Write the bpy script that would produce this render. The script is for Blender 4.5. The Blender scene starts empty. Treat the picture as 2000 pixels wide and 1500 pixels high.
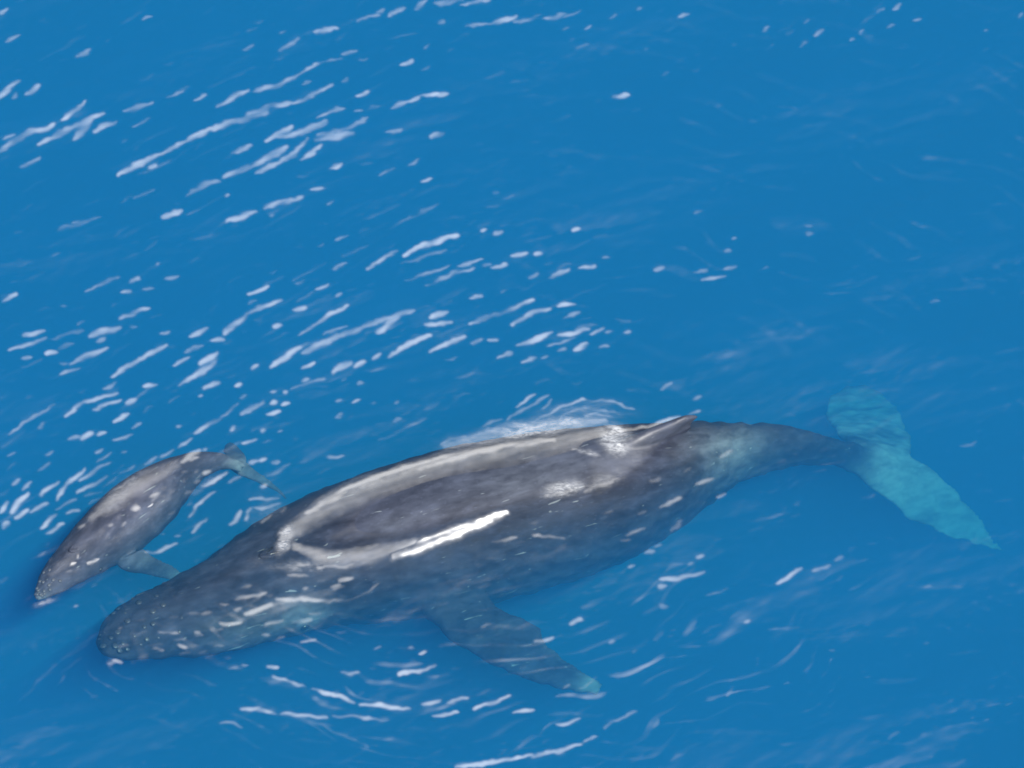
import bpy, bmesh, math, random
import numpy as np
from mathutils import Vector, Matrix

random.seed(4)
rng = np.random.default_rng(7)
sc = bpy.context.scene
col = sc.collection

# ------------------------------------------------------------------ camera, sky, sun, exposure
ELEV = math.radians(46.0)          # camera looks down at the sea at 46 degrees
DIST = 90.0
W_M = 16.7                         # metres of sea across the frame at its centre
cam_data = bpy.data.cameras.new('camera')
cam = bpy.data.objects.new('camera', cam_data)
col.objects.link(cam)
cam.location = (0.0, -DIST * math.cos(ELEV), DIST * math.sin(ELEV))
cam.rotation_euler = (math.pi / 2 - ELEV, 0.0, 0.0)
cam_data.sensor_width = 36.0
cam_data.lens = 36.0 * DIST / W_M
cam_data.clip_start = 1.0
cam_data.clip_end = 6000.0
sc.camera = cam

view_dir = np.array([0.0, -math.cos(ELEV), math.sin(ELEV)])      # from the sea to the camera
H_TILT = math.radians(38.0)                                      # wave faces this steep mirror the sun
h_az = np.array([0.30, -0.955]); h_az /= np.linalg.norm(h_az)
h_vec = np.array([h_az[0] * math.sin(H_TILT), h_az[1] * math.sin(H_TILT), math.cos(H_TILT)])
sun_dir = 2 * h_vec * float(h_vec @ view_dir) - view_dir
sun_dir /= np.linalg.norm(sun_dir)
sun_elev = math.asin(sun_dir[2])
sun_rot = math.atan2(sun_dir[0], sun_dir[1])

world = bpy.data.worlds.new('World')
sc.world = world
world.use_nodes = True
wn = world.node_tree.nodes
sky = wn.new('ShaderNodeTexSky')
sky.sky_type = 'NISHITA'
sky.sun_disc = False
sky.sun_elevation = sun_elev
sky.sun_rotation = sun_rot
sky.dust_density = 1.5
wn['Background'].inputs['Strength'].default_value = 0.11
world.node_tree.links.new(sky.outputs[0], wn['Background'].inputs['Color'])

sun_data = bpy.data.lights.new('sun', 'SUN')
sun_data.energy = 4.2
sun_data.angle = math.radians(0.53)
sun_data.color = (1.0, 0.972, 0.94)
sun = bpy.data.objects.new('sun', sun_data)
col.objects.link(sun)
sun.rotation_euler = Vector(sun_dir).to_track_quat('Z', 'Y').to_euler()
sun.location = (0, 0, 60)

sc.view_settings.view_transform = 'Standard'
sc.view_settings.look = 'None'
sc.view_settings.gamma = 1.0
sc.view_settings.use_curve_mapping = False
sc.view_settings.exposure = 0.35
sc.cycles.use_denoising = True
sc.cycles.volume_bounces = 2
sc.cycles.max_bounces = 10
sc.cycles.transparent_max_bounces = 12
sc.cycles.caustics_reflective = False
sc.cycles.caustics_refractive = False
sc.cycles.filter_width = 1.7

# ------------------------------------------------------------------ helpers
CS, SN = math.cos(ELEV), math.sin(ELEV)
PXF = 2000.0 * DIST / W_M           # focal length in photograph pixels

def at(px, py, z=0.0):
    """World point at height z whose place in the photograph is px, py."""
    dx, dy = (px - 1000.0) / PXF, -(py - 750.0) / PXF
    d = np.array([dx, CS + dy * SN, -SN + dy * CS])
    o = np.array([0.0, -DIST * CS, DIST * SN])
    t = (z - o[2]) / d[2]
    return o + d * t

def to_px(x, y, z):
    ry, rz = y + DIST * CS, z - DIST * SN
    depth = ry * CS - rz * SN
    up = ry * SN + rz * CS
    return 1000.0 + PXF * x / depth, 750.0 - PXF * up / depth

def px_m(p):                        # photograph pixels to metres at the frame's centre
    return p * W_M / 2000.0

def smooth(e0, e1, x):
    t = np.clip((x - e0) / (e1 - e0), 0.0, 1.0)
    return t * t * (3 - 2 * t)

def catmull(P, n):
    P = np.asarray(P, float)
    Q = np.vstack([2 * P[0] - P[1], P, 2 * P[-1] - P[-2]])
    out = []
    for s in np.linspace(0, len(P) - 1 - 1e-9, n):
        i = int(s); t = s - i
        a, b, c, d = Q[i], Q[i + 1], Q[i + 2], Q[i + 3]
        out.append(0.5 * (2 * b + (c - a) * t + (2 * a - 5 * b + 4 * c - d) * t * t + (3 * b - a - 3 * c + d) * t ** 3))
    return np.array(out)

def new_mesh(name, verts, faces):
    me = bpy.data.meshes.new(name)
    me.from_pydata([tuple(v) for v in verts], [], [tuple(f) for f in faces])
    me.validate()
    me.update()
    return me

def obj(name, me, mat=None, parent=None, smooth_on=True):
    o = bpy.data.objects.new(name, me)
    col.objects.link(o)
    if mat is not None:
        me.materials.clear(); me.materials.append(mat)
    if smooth_on:
        me.polygons.foreach_set('use_smooth', [True] * len(me.polygons))
    if parent is not None:
        o.parent = parent
        o.matrix_parent_inverse = parent.matrix_world.inverted()
    return o

def tag(o, label, cat=None, kind=None):
    o['label'] = label
    if cat: o['category'] = cat
    if kind: o['kind'] = kind

class NT:
    def __init__(self, name):
        self.m = bpy.data.materials.new(name)
        self.m.use_nodes = True
        self.t = self.m.node_tree
        self.t.nodes.clear()
        self.out = self.t.nodes.new('ShaderNodeOutputMaterial')
    def n(self, kind, **kw):
        nd = self.t.nodes.new(kind)
        for k, v in kw.items():
            if k.startswith('i_'):
                nd.inputs[k[2:].replace('_', ' ')].default_value = v
            else:
                setattr(nd, k, v)
        return nd
    def l(self, a, b):
        self.t.links.new(a, b)
    def mix(self, fac, a, b, blend='MIX'):
        m = self.n('ShaderNodeMix', data_type='RGBA', blend_type=blend)
        for s, v in ((m.inputs[0], fac), (m.inputs[6], a), (m.inputs[7], b)):
            if hasattr(v, 'default_value'): self.l(v, s)
            else: s.default_value = v if not isinstance(v, tuple) else (*v, 1.0)
        return m.outputs[2]
    def ramp(self, src, lo, hi, a=0.0, b=1.0):
        r = self.n('ShaderNodeMapRange', interpolation_type='SMOOTHSTEP')
        r.inputs[1].default_value = lo; r.inputs[2].default_value = hi
        r.inputs[3].default_value = a; r.inputs[4].default_value = b
        self.l(src, r.inputs[0])
        return r.outputs[0]
    def mul(self, a, b, op='MULTIPLY'):
        m = self.n('ShaderNodeMath', operation=op)
        for s, v in ((m.inputs[0], a), (m.inputs[1], b)):
            if hasattr(v, 'default_value'): self.l(v, s)
            else: s.default_value = v
        return m.outputs[0]

# ------------------------------------------------------------------ materials
def water_material():
    k = NT('sea_water')
    # ripple normals, leaned to place the sun glints, and where the water is smoothed for a highlight
    nr = k.n('ShaderNodeAttribute', attribute_name='ripple')
    sh = k.n('ShaderNodeAttribute', attribute_name='sheen')
    fr = k.n('ShaderNodeFresnel', i_IOR=1.333); k.l(nr.outputs['Vector'], fr.inputs['Normal'])
    gl = k.n('ShaderNodeBsdfGlossy', distribution='BECKMANN')
    gl.inputs['Color'].default_value = (1, 1, 1, 1)
    k.l(nr.outputs['Vector'], gl.inputs['Normal'])
    k.l(k.ramp(sh.outputs['Fac'], 0.0, 1.0, 0.36, 0.25), gl.inputs['Roughness'])
    tr = k.n('ShaderNodeBsdfTransparent')
    mx = k.n('ShaderNodeMixShader')
    k.l(fr.outputs[0], mx.inputs[0]); k.l(tr.outputs[0], mx.inputs[1]); k.l(gl.outputs[0], mx.inputs[2])
    k.l(mx.outputs[0], k.out.inputs['Surface'])
    vs = k.n('ShaderNodeVolumeScatter', i_Density=1.0, i_Anisotropy=0.0)
    vs.inputs['Color'].default_value = (*SCATTER, 1)
    va = k.n('ShaderNodeVolumeAbsorption', i_Density=1.0)
    va.inputs['Color'].default_value = (*[1 - c for c in ABSORB], 1)
    ad = k.n('ShaderNodeAddShader')
    k.l(vs.outputs[0], ad.inputs[0]); k.l(va.outputs[0], ad.inputs[1])
    k.l(ad.outputs[0], k.out.inputs['Volume'])
    return k.m
SCATTER = (0.012, 0.114, 0.260)
ABSORB = (0.50, 0.124, 0.040)

def skin_material(name, dark, mid, pale, rough=0.34, grain=0.36):
    k = NT(name)
    tc = k.n('ShaderNodeTexCoord')
    at_ = k.n('ShaderNodeAttribute', attribute_name='pale')
    ro = k.n('ShaderNodeMapping'); ro.inputs['Rotation'].default_value = (0, 0, -grain)      # marks run along the body
    k.l(tc.outputs['Object'], ro.inputs['Vector'])
    st = k.n('ShaderNodeMapping'); st.inputs['Scale'].default_value = (0.42, 1.0, 1.0); k.l(ro.outputs[0], st.inputs['Vector'])
    n1 = k.n('ShaderNodeTexNoise', i_Scale=1.9, i_Detail=6.0, i_Roughness=0.6, i_Distortion=0.4); k.l(st.outputs[0], n1.inputs['Vector'])
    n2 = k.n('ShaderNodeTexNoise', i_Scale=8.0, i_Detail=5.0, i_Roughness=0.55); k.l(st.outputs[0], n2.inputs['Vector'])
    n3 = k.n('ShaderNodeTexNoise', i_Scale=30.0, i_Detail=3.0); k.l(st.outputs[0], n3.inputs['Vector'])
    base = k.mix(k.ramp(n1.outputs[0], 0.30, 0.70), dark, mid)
    blot = k.ramp(n2.outputs[0], 0.50, 0.72, 0.0, 0.26)  # mottled skin; the fine noise also paints in underwater light dapples
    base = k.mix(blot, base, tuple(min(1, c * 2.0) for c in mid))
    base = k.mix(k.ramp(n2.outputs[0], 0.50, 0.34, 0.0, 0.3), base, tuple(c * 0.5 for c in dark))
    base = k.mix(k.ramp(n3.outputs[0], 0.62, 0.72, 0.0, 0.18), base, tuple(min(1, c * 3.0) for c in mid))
    s = k.mul(at_.outputs['Fac'], k.mul(k.ramp(n2.outputs[0], 0.30, 0.62, 0.65, 1.0), k.ramp(n1.outputs[0], 0.36, 0.62, 0.3, 1.0)))
    base = k.mix(s, base, pale)
    # healed scratches, long and thin
    mp = k.n('ShaderNodeMapping'); mp.inputs['Scale'].default_value = (1.0, 7.0, 7.0); k.l(ro.outputs[0], mp.inputs['Vector'])
    n4 = k.n('ShaderNodeTexNoise', i_Scale=2.4, i_Detail=2.0, i_Distortion=0.6); k.l(mp.outputs[0], n4.inputs['Vector'])
    sc_ = k.ramp(n4.outputs[0], 0.70, 0.74, 0.0, 0.35)
    base = k.mix(sc_, base, pale)
    p = k.n('ShaderNodeBsdfPrincipled')
    k.l(base, p.inputs['Base Color'])
    p.inputs['IOR'].default_value = 1.42
    # a skin-water boundary hardly reflects, a skin-air one does
    ge = k.n('ShaderNodeNewGeometry'); sx = k.n('ShaderNodeSeparateXYZ'); k.l(ge.outputs['Position'], sx.inputs[0])
    k.l(k.ramp(sx.outputs['Z'], -0.04, 0.03, 0.06, 1.0), p.inputs['Specular IOR Level'])
    k.l(k.ramp(n2.outputs[0], 0.3, 0.7, rough - 0.05, rough + 0.09), p.inputs['Roughness'])
    b1 = k.n('ShaderNodeBump', i_Strength=0.2, i_Distance=0.02); k.l(n2.outputs[0], b1.inputs['Height'])
    b2 = k.n('ShaderNodeBump', i_Strength=0.12, i_Distance=0.008); k.l(n3.outputs[0], b2.inputs['Height']); k.l(b1.outputs[0], b2.inputs['Normal'])
    k.l(b2.outputs[0], p.inputs['Normal'])
    k.l(p.outputs[0], k.out.inputs['Surface'])
    return k.m

def plain_material(name, c, rough=0.5):
    k = NT(name)
    tc = k.n('ShaderNodeTexCoord')
    n = k.n('ShaderNodeTexNoise', i_Scale=12.0, i_Detail=4.0); k.l(tc.outputs['Object'], n.inputs['Vector'])
    p = k.n('ShaderNodeBsdfPrincipled', i_Roughness=rough)
    k.l(k.mix(n.outputs[0], tuple(x * 0.75 for x in c), tuple(x * 1.25 for x in c)), p.inputs['Base Color'])
    k.l(p.outputs[0], k.out.inputs['Surface'])
    return k.m

def foam_material():
    k = NT('sea_foam')
    tc = k.n('ShaderNodeTexCoord')
    a = k.n('ShaderNodeAttribute', attribute_name='cover')
    mp = k.n('ShaderNodeMapping'); mp.inputs['Rotation'].default_value = (0, 0, -0.55); mp.inputs['Scale'].default_value = (1.0, 2.2, 1.0)
    k.l(tc.outputs['Object'], mp.inputs['Vector'])
    n1 = k.n('ShaderNodeTexNoise', i_Scale=2.6, i_Detail=7.0, i_Roughness=0.62, i_Distortion=0.7); k.l(mp.outputs[0], n1.inputs['Vector'])
    n2 = k.n('ShaderNodeTexNoise', i_Scale=15.0, i_Detail=4.0); k.l(mp.outputs[0], n2.inputs['Vector'])
    body = k.ramp(n1.outputs[0], 0.30, 0.66, 0.12, 1.0)
    fine = k.ramp(n2.outputs[0], 0.30, 0.65, 0.45, 1.0)
    f = k.mul(k.mul(a.outputs['Fac'], body), fine)
    d = k.n('ShaderNodeBsdfDiffuse'); d.inputs['Color'].default_value = (0.72, 0.73, 0.73, 1)
    t = k.n('ShaderNodeBsdfTransparent')
    m = k.n('ShaderNodeMixShader')
    k.l(f, m.inputs[0]); k.l(t.outputs[0], m.inputs[1]); k.l(d.outputs[0], m.inputs[2])
    k.l(m.outputs[0], k.out.inputs['Surface'])
    return k.m

M_WATER = water_material()
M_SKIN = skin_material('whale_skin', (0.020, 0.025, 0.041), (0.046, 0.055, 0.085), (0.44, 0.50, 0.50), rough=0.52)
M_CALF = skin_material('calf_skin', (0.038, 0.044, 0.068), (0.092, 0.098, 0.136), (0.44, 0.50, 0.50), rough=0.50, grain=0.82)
M_DARK = plain_material('wet_dark_skin', (0.02, 0.02, 0.024), 0.25)
M_KNOB = plain_material('knob_skin', (0.055, 0.058, 0.07), 0.4)
M_KNOBC = plain_material('calf_knob_skin', (0.11, 0.108, 0.125), 0.4)
M_FOAM = foam_material()
M_BED = plain_material('deep_seabed', (0.03, 0.05, 0.06), 0.9)

# ------------------------------------------------------------------ the sea
# Wave faces that mirror the sun, as polylines in photograph pixels: width, strength, points
STREAKS = [
# upper left
(8,.9,'0,30 16,20'),(12,1,'10,82 38,68'),(6,.6,'75,42 90,32'),(18,1,'-10,198 38,162'),(12,1,'50,188 77,172'),(8,.8,'25,195 32,188'),
(10,1,'120,238 168,203'),(16,1,'-5,298 30,278 60,262 105,248'),(8,.8,'8,275 28,265'),(14,1,'75,282 140,252 203,223'),(21,1,'146,270 176,236'),
(14,1,'182,257 228,238'),(12,1,'42,328 78,308'),(10,1,'243,220 300,203'),(7,.9,'260,250 292,232'),(9,1,'325,193 370,173'),(11,1,'380,198 400,188'),
(13,1,'425,209 485,178'),(13,1,'496,181 540,172 585,148'),(10,1,'588,146 622,126'),(4,.6,'622,126 668,116'),(8,.9,'476,102 494,93'),(12,1,'543,102 566,94 582,80'),
(8,.8,'548,69 560,64'),(14,1,'614,68 656,60'),(10,1,'668,110 694,104'),(8,.9,'703,122 718,117'),(8,.7,'590,168 606,162'),(7,.8,'668,165 682,158'),
(11,1,'782,133 806,122'),(7,.7,'828,100 840,92'),(13,1,'575,205 614,188 650,168'),(12,1,'230,342 270,322 320,300'),(9,1,'320,300 365,278'),
(12,1,'365,278 410,256'),(18,1,'410,256 470,236'),(21,1,'468,242 530,212'),(12,1,'530,212 572,202'),(8,.9,'290,326 304,322'),(13,1,'365,384 395,366 432,357'),
(15,1,'436,348 500,325'),(20,1,'495,325 560,290'),(12,1,'500,340 545,318'),(14,1,'545,318 578,298 602,272'),(12,1,'450,302 492,286'),
(16,1,'522,278 570,252'),(16,1,'545,272 600,258 640,240'),(9,1,'620,235 650,220 674,214'),(9,1,'690,222 708,219'),(14,1,'615,276 690,263'),(16,1,'622,268 660,258'),
(10,1,'660,262 718,235'),(12,1,'590,313 628,285'),(10,1,'720,218 742,212'),(10,1,'697,193 720,187'),(12,1,'765,216 795,204'),(9,1,'797,202 820,196'),
(9,1,'825,194 855,187'),(9,.8,'855,190 873,186'),(12,1,'842,270 866,262'),(7,.6,'755,262 785,256'),(9,.9,'645,330 668,320'),(9,1,'742,343 770,328'),
(9,1,'798,325 820,313'),(10,1,'822,358 842,352'),(8,.8,'605,371 632,366'),(9,.9,'638,397 652,390'),(14,1,'318,430 355,415'),(14,1,'445,435 500,415'),
(12,1,'515,408 555,396 590,386'),(8,.8,'140,438 168,432'),(8,.6,'30,460 42,455'),(7,.55,'262,388 302,370'),(6,.9,'443,386 450,384'),
(13,1,'670,502 717,482'),(12,1,'650,528 676,516'),(11,1,'717,528 745,508 775,494'),(11,1,'788,500 840,476 895,460'),(9,1,'795,550 880,518'),(10,1,'832,558 885,535 925,523'),
(10,1,'895,520 942,506'),(10,1,'942,520 958,515'),(12,1,'962,520 990,515'),(10,1,'966,457 980,452'),(7,.8,'940,450 950,446'),(8,.9,'165,567 182,562'),(12,1,'182,560 232,540'),
(12,1,'8,587 34,573'),(10,1,'256,551 272,545'),(10,1,'322,545 348,538'),(11,1,'236,572 256,568'),(9,1,'278,566 298,562'),(6,.8,'306,517 312,512'),(8,.7,'120,600 130,597'),
(9,1,'482,578 524,564'),(10,1,'578,557 595,553'),(9,.9,'618,569 642,560'),(17,1,'437,652 480,620'),(12,1,'480,620 510,600 550,590'),(10,1,'576,607 596,603'),(12,1,'584,655 610,642'),
(10,1,'610,640 648,614 680,600'),(16,1,'530,715 586,678'),(20,1,'593,690 660,657'),(10,1,'630,655 680,640'),(14,1,'660,660 735,630'),(15,1,'735,650 780,622'),(15,1,'715,640 770,618 810,608'),
(12,1,'758,694 800,668 840,652'),(14,1,'840,682 908,654'),(12,1,'918,628 975,610'),(12,1,'970,615 1040,585'),(14,1,'998,632 1035,610 1075,600'),(12,1,'843,622 875,610'),(7,.8,'830,635 880,628'),
(9,.9,'918,582 940,575'),(10,.9,'535,640 550,638'),(12,1,'372,660 406,645'),(11,1,'412,668 436,664'),(10,1,'360,688 396,680'),(10,1,'340,718 370,700'),(12,1,'350,752 400,722'),
(17,1,'392,712 425,690'),(15,1,'375,737 420,707'),(14,1,'218,738 275,700'),(13,1,'275,702 325,676'),(9,1,'118,732 155,718'),(10,1,'136,712 175,692'),(14,1,'142,708 210,680'),(16,1,'176,656 235,640'),
(10,.9,'190,668 205,662'),(11,1,'235,624 264,610 292,604'),(9,1,'20,688 88,664'),(7,.75,'45,660 88,650'),(9,.9,'90,692 112,688'),(8,.8,'45,705 60,700'),(8,.8,'115,713 130,709'),(9,.8,'255,640 268,638'),
(8,.7,'315,655 330,651'),(14,1,'650,725 685,705'),(10,1,'690,712 712,704'),(10,1,'728,700 742,688'),(10,1,'588,718 612,708'),(9,.9,'590,742 602,738'),(9,.9,'490,720 502,716'),(9,.9,'870,697 890,692'),
(9,1,'920,666 940,660'),(9,1,'955,662 972,660'),(9,1,'975,695 998,688'),(12,1,'1012,672 1060,660'),(12,1,'1040,662 1078,650'),(9,1,'1090,655 1150,640'),(9,1,'1155,650 1178,640'),(9,1,'1182,648 1196,644'),
(9,.9,'1220,650 1232,646'),(11,1,'1022,704 1048,696'),(9,.9,'1058,695 1070,691'),(9,1,'1088,684 1106,678'),(9,1,'1122,682 1148,670'),(8,.8,'1172,676 1190,672'),(8,.9,'1090,597 1122,594'),(7,.8,'1100,618 1135,608'),
(10,1,'1000,500 1030,496'),(9,.9,'1045,496 1056,493'),(9,1,'1076,540 1110,522'),(9,.9,'1130,522 1162,517'),(8,.7,'1175,502 1190,498'),(8,.8,'1278,527 1296,523'),(8,.9,'1371,545 1416,538'),(8,.8,'1415,524 1437,520'),
(6,.6,'1355,532 1382,527'),(9,.9,'1355,416 1370,411'),(8,.8,'1120,448 1130,446'),(9,.8,'1416,492 1428,489'),(7,.7,'1430,466 1436,464'),(7,.6,'1575,442 1585,440'),(7,.6,'1575,457 1588,454'),(10,1,'1195,190 1226,186'),
# top edge
(8,.7,'700,45 740,32'),(7,.8,'735,28 750,22'),(9,.8,'760,32 792,20'),(13,1,'812,20 836,6'),(16,1,'850,12 905,2'),(10,1,'900,14 960,0'),(8,.8,'855,50 868,42'),(8,1,'908,56 950,49'),(12,1,'955,50 1010,36'),
(11,1,'1005,45 1060,33'),(10,.9,'1060,42 1105,31'),(9,.8,'1105,38 1135,24'),(8,.9,'1142,60 1154,53'),(6,.7,'1100,62 1112,56'),(7,.8,'1245,22 1252,18'),(6,.8,'1325,33 1345,28'),(6,.6,'1190,38 1202,34'),
(7,.8,'1490,60 1502,50'),(7,.6,'1535,65 1550,58'),(7,.8,'1590,68 1608,56'),(6,.7,'1570,45 1578,38'),(6,.7,'1680,68 1688,62'),(7,.8,'1712,25 1728,18'),(7,.9,'1745,18 1760,10'),(8,.9,'1785,42 1798,35'),
(6,.7,'1732,55 1748,48'),(6,.6,'1660,80 1666,75'),(6,.7,'1565,90 1575,82'),(6,.7,'1922,63 1928,58'),(6,.8,'1990,35 1996,30'),(5,.5,'1430,88 1440,84'),(6,.7,'1258,97 1264,94'),
# between the whales and left edge
(10,1,'128,812 165,785'),(9,1,'165,784 230,768'),(9,1,'182,797 235,782'),(9,1,'200,762 228,750'),(9,1,'282,757 308,750'),(12,1,'245,788 265,778'),(9,.9,'222,822 250,806'),(6,.7,'255,835 275,825'),
(11,1,'398,758 428,745'),(7,.8,'388,772 393,769'),(9,1,'460,753 472,750'),(12,1,'470,808 516,782'),(10,1,'380,845 430,815'),(9,1,'430,815 465,788'),(9,.7,'470,776 480,773'),(9,.9,'348,875 375,855'),
(9,.9,'528,768 536,766'),(8,.9,'552,764 560,762'),(9,1,'530,786 542,784'),(9,1,'552,788 564,783'),(9,1,'520,808 546,800'),(7,.8,'450,838 458,832'),(11,1,'135,858 155,850'),(11,1,'157,856 180,844'),(8,.9,'190,846 206,840'),
(8,1,'222,858 258,846'),(7,.6,'345,834 352,832'),(9,.8,'655,778 668,774'),(9,.9,'690,784 702,778'),(10,.9,'655,812 668,808'),(7,.7,'700,745 710,742'),(7,.6,'725,786 735,784'),(7,.6,'770,784 778,781'),
(8,.8,'510,842 520,838'),(7,.8,'475,865 500,855'),(7,.8,'512,865 530,858'),(7,.6,'575,855 582,852'),(6,.6,'542,840 550,838'),(8,.9,'88,888 102,880'),(8,.7,'15,890 28,884'),(8,.8,'75,916 98,904'),(8,.9,'188,882 198,874'),
(7,.9,'190,900 218,882'),(7,.8,'238,885 246,882'),(12,1,'355,900 388,880'),(8,.9,'395,878 400,874'),(8,1,'488,905 500,900'),(8,.9,'505,900 518,896'),(7,.8,'530,904 545,902'),
(8,.9,'25,945 40,934'),(9,1,'42,955 60,940'),(10,1,'80,965 113,938'),(12,1,'22,995 55,962'),(8,1,'0,998 15,980'),(8,1,'110,972 130,942 165,915'),(9,1,'155,935 215,900'),(8,.9,'150,960 210,930'),(10,1,'30,1005 55,992'),
(9,1,'60,998 90,978'),(10,1,'78,1026 110,1000'),(8,.9,'110,990 150,972'),(9,1,'90,1040 122,1020'),(7,.8,'130,1000 155,992'),(10,.9,'5,1030 18,1015'),(8,.8,'165,965 200,955'),(6,.8,'640,892 672,886'),(6,.7,'200,948 232,932'),
(6,.7,'236,925 262,908'),(6,.7,'284,908 306,892'),(6,.7,'312,893 338,878'),(5,.8,'206,962 240,948 262,930'),(5,.7,'175,978 196,970'),
(8,1,'395,948 420,938 442,919'),(7,.9,'398,925 412,921'),(8,.9,'446,941 468,932'),(7,.75,'370,1008 385,985 420,958'),(7,.7,'375,1035 403,1010'),(8,.8,'450,1022 470,1000'),(6,.7,'485,975 510,971 545,973'),(6,.6,'500,990 545,985'),
(5,.6,'340,1046 352,1043'),(6,.8,'282,1075 312,1070 346,1060'),(5,.6,'480,1010 492,990'),(5,.6,'510,1020 530,1004'),(5,.6,'548,1000 560,990'),
# over the submerged head and flank
(8,.95,'470,1150 490,1146'),(7,.9,'405,1168 420,1166'),(7,.95,'460,1170 500,1164 520,1158'),(7,.8,'370,1198 386,1197'),(7,.9,'392,1198 412,1196'),(7,.9,'432,1182 445,1180'),(7,.8,'455,1193 470,1190'),(8,.95,'480,1198 510,1188 530,1180'),
(7,1,'308,1232 350,1236'),(7,.95,'430,1217 470,1212'),(6,.9,'540,1170 580,1168'),(6,.95,'580,1168 640,1170 690,1164'),(6,1,'690,1164 720,1150 738,1133'),(7,.8,'520,1213 555,1208'),(9,.85,'570,1210 610,1205'),(9,.85,'605,1197 628,1192'),
(7,.9,'232,1227 238,1224'),(6,.9,'222,1288 238,1293'),(6,.8,'512,1237 525,1236'),(6,.7,'380,1232 390,1233'),(5,.6,'330,1205 345,1203'),(5,.6,'300,1265 318,1267'),(5,.6,'420,1258 436,1256'),(6,.7,'350,1258 362,1262'),(5,.6,'540,1243 556,1240'),
(5,.7,'590,1250 616,1244'),(5,.6,'660,1128 690,1126'),(5,.6,'560,1124 600,1126'),
(9,.9,'1362,945 1395,932'),(10,.95,'1288,990 1328,972'),(9,.9,'1405,890 1432,878'),(10,.9,'1312,1035 1333,1012'),(8,.95,'1400,968 1418,962'),(9,.75,'1225,1045 1260,1030'),(6,.7,'1215,1055 1232,1053'),(6,.6,'1245,1003 1262,996'),
(6,.6,'1180,1002 1196,996'),(9,1,'1258,1080 1278,1076'),(8,1,'1280,1068 1292,1063'),(5,.6,'1335,922 1350,914'),(5,.55,'1270,940 1290,930'),(5,.5,'960,1062 1010,1052'),(5,.5,'1040,1046 1100,1052'),
# splash at the fin
(9,1.05,'1176,880 1190,862 1196,846'),(8,1.05,'1186,888 1206,884'),(9,1.05,'1196,858 1214,842 1236,836'),(7,1,'1120,884 1160,898'),(7,.9,'1200,872 1222,862'),(6,.9,'1236,838 1290,822 1330,810'),(7,.85,'1204,905 1236,880'),(6,.8,'1170,918 1200,898'),
(7,.9,'1062,968 1100,952'),(8,.95,'1066,960 1080,962'),(7,.85,'1092,962 1136,946'),(6,.7,'1140,960 1190,940 1230,912'),(6,.9,'1345,806 1368,798'),(7,.8,'1355,776 1368,770'),(6,.6,'1290,758 1310,748'),
(6,.75,'860,864 885,850 910,846'),(6,.7,'905,852 950,838 1000,832'),(6,.75,'990,815 1020,796 1070,770'),(6,.8,'1010,790 1034,772 1046,768'),(6,.75,'1040,820 1080,798 1140,776 1180,780'),(5,.7,'1180,780 1215,786 1240,798'),(5,.7,'1090,815 1130,792 1180,796 1210,806'),
(5,.7,'1130,818 1160,802 1200,812'),(5,.6,'940,828 980,812'),(5,.6,'1060,790 1080,776'),(6,1,'548,1066 552,1048 560,1036'),(6,.9,'560,1076 566,1062'),(5,.8,'560,1106 610,1102'),(5,.7,'620,1108 690,1100'),
# below the whale
(8,.9,'522,1298 540,1298'),(6,.8,'535,1318 570,1330'),(6,.9,'570,1330 600,1340'),(7,1,'610,1343 645,1355'),(6,.8,'650,1354 690,1366'),(7,1,'705,1370 760,1376 800,1378'),(7,.9,'825,1372 860,1366'),(6,.9,'845,1392 895,1388'),(8,.9,'880,1365 915,1358'),
(8,1,'925,1380 960,1370 995,1356'),(7,.9,'665,1312 700,1314'),(8,1,'780,1313 820,1308 850,1297'),(7,.9,'1002,1390 1040,1384'),(7,1,'470,1378 500,1382 540,1390'),(6,.9,'550,1390 640,1398'),(5,.6,'650,1394 760,1400'),(6,.7,'430,1408 470,1415'),
(7,1,'1090,1416 1130,1402'),(6,.7,'1140,1447 1165,1437'),(6,.8,'1180,1420 1212,1402 1240,1388'),(8,1,'890,1496 940,1490 1040,1472'),(8,1,'1040,1476 1090,1466 1135,1452'),(8,.9,'1115,1215 1135,1206'),(7,.8,'1192,1252 1200,1248'),
(8,1,'1290,1128 1330,1123 1378,1112'),(9,.9,'1287,1142 1302,1140'),(10,.9,'1290,1182 1303,1178'),(8,.9,'1362,1083 1376,1080'),(8,.9,'1455,1212 1465,1208'),(10,.95,'1518,1140 1540,1126 1565,1110'),(7,.8,'1632,1096 1646,1090'),(6,.6,'1590,1116 1620,1104'),
(6,.7,'1225,1108 1240,1104'),(6,.6,'1345,1098 1352,1094'),(6,.7,'1235,1270 1243,1266'),(5,.6,'940,1222 960,1216'),(5,.7,'1045,1252 1082,1242'),(5,.6,'1100,1345 1112,1338'),(5,.6,'730,1265 745,1260'),(5,.6,'820,1275 832,1270'),(5,.7,'798,1264 806,1262'),
(5,.5,'1500,1228 1560,1222'),(5,.5,'1380,1160 1420,1148'),(5,.45,'1660,1150 1700,1130'),
]

# fine patch in view (with a margin), coarse beyond
X0, X1, Y0, Y1 = -10.6, 10.6, -10.8, 12.4
NX, NY = 1040, 1060
gx = np.linspace(X0, X1, NX)
gy = np.linspace(Y0, Y1, NY)
GX, GY = np.meshgrid(gx, gy)
PX, PY = to_px(GX, GY, 0.0)

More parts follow.
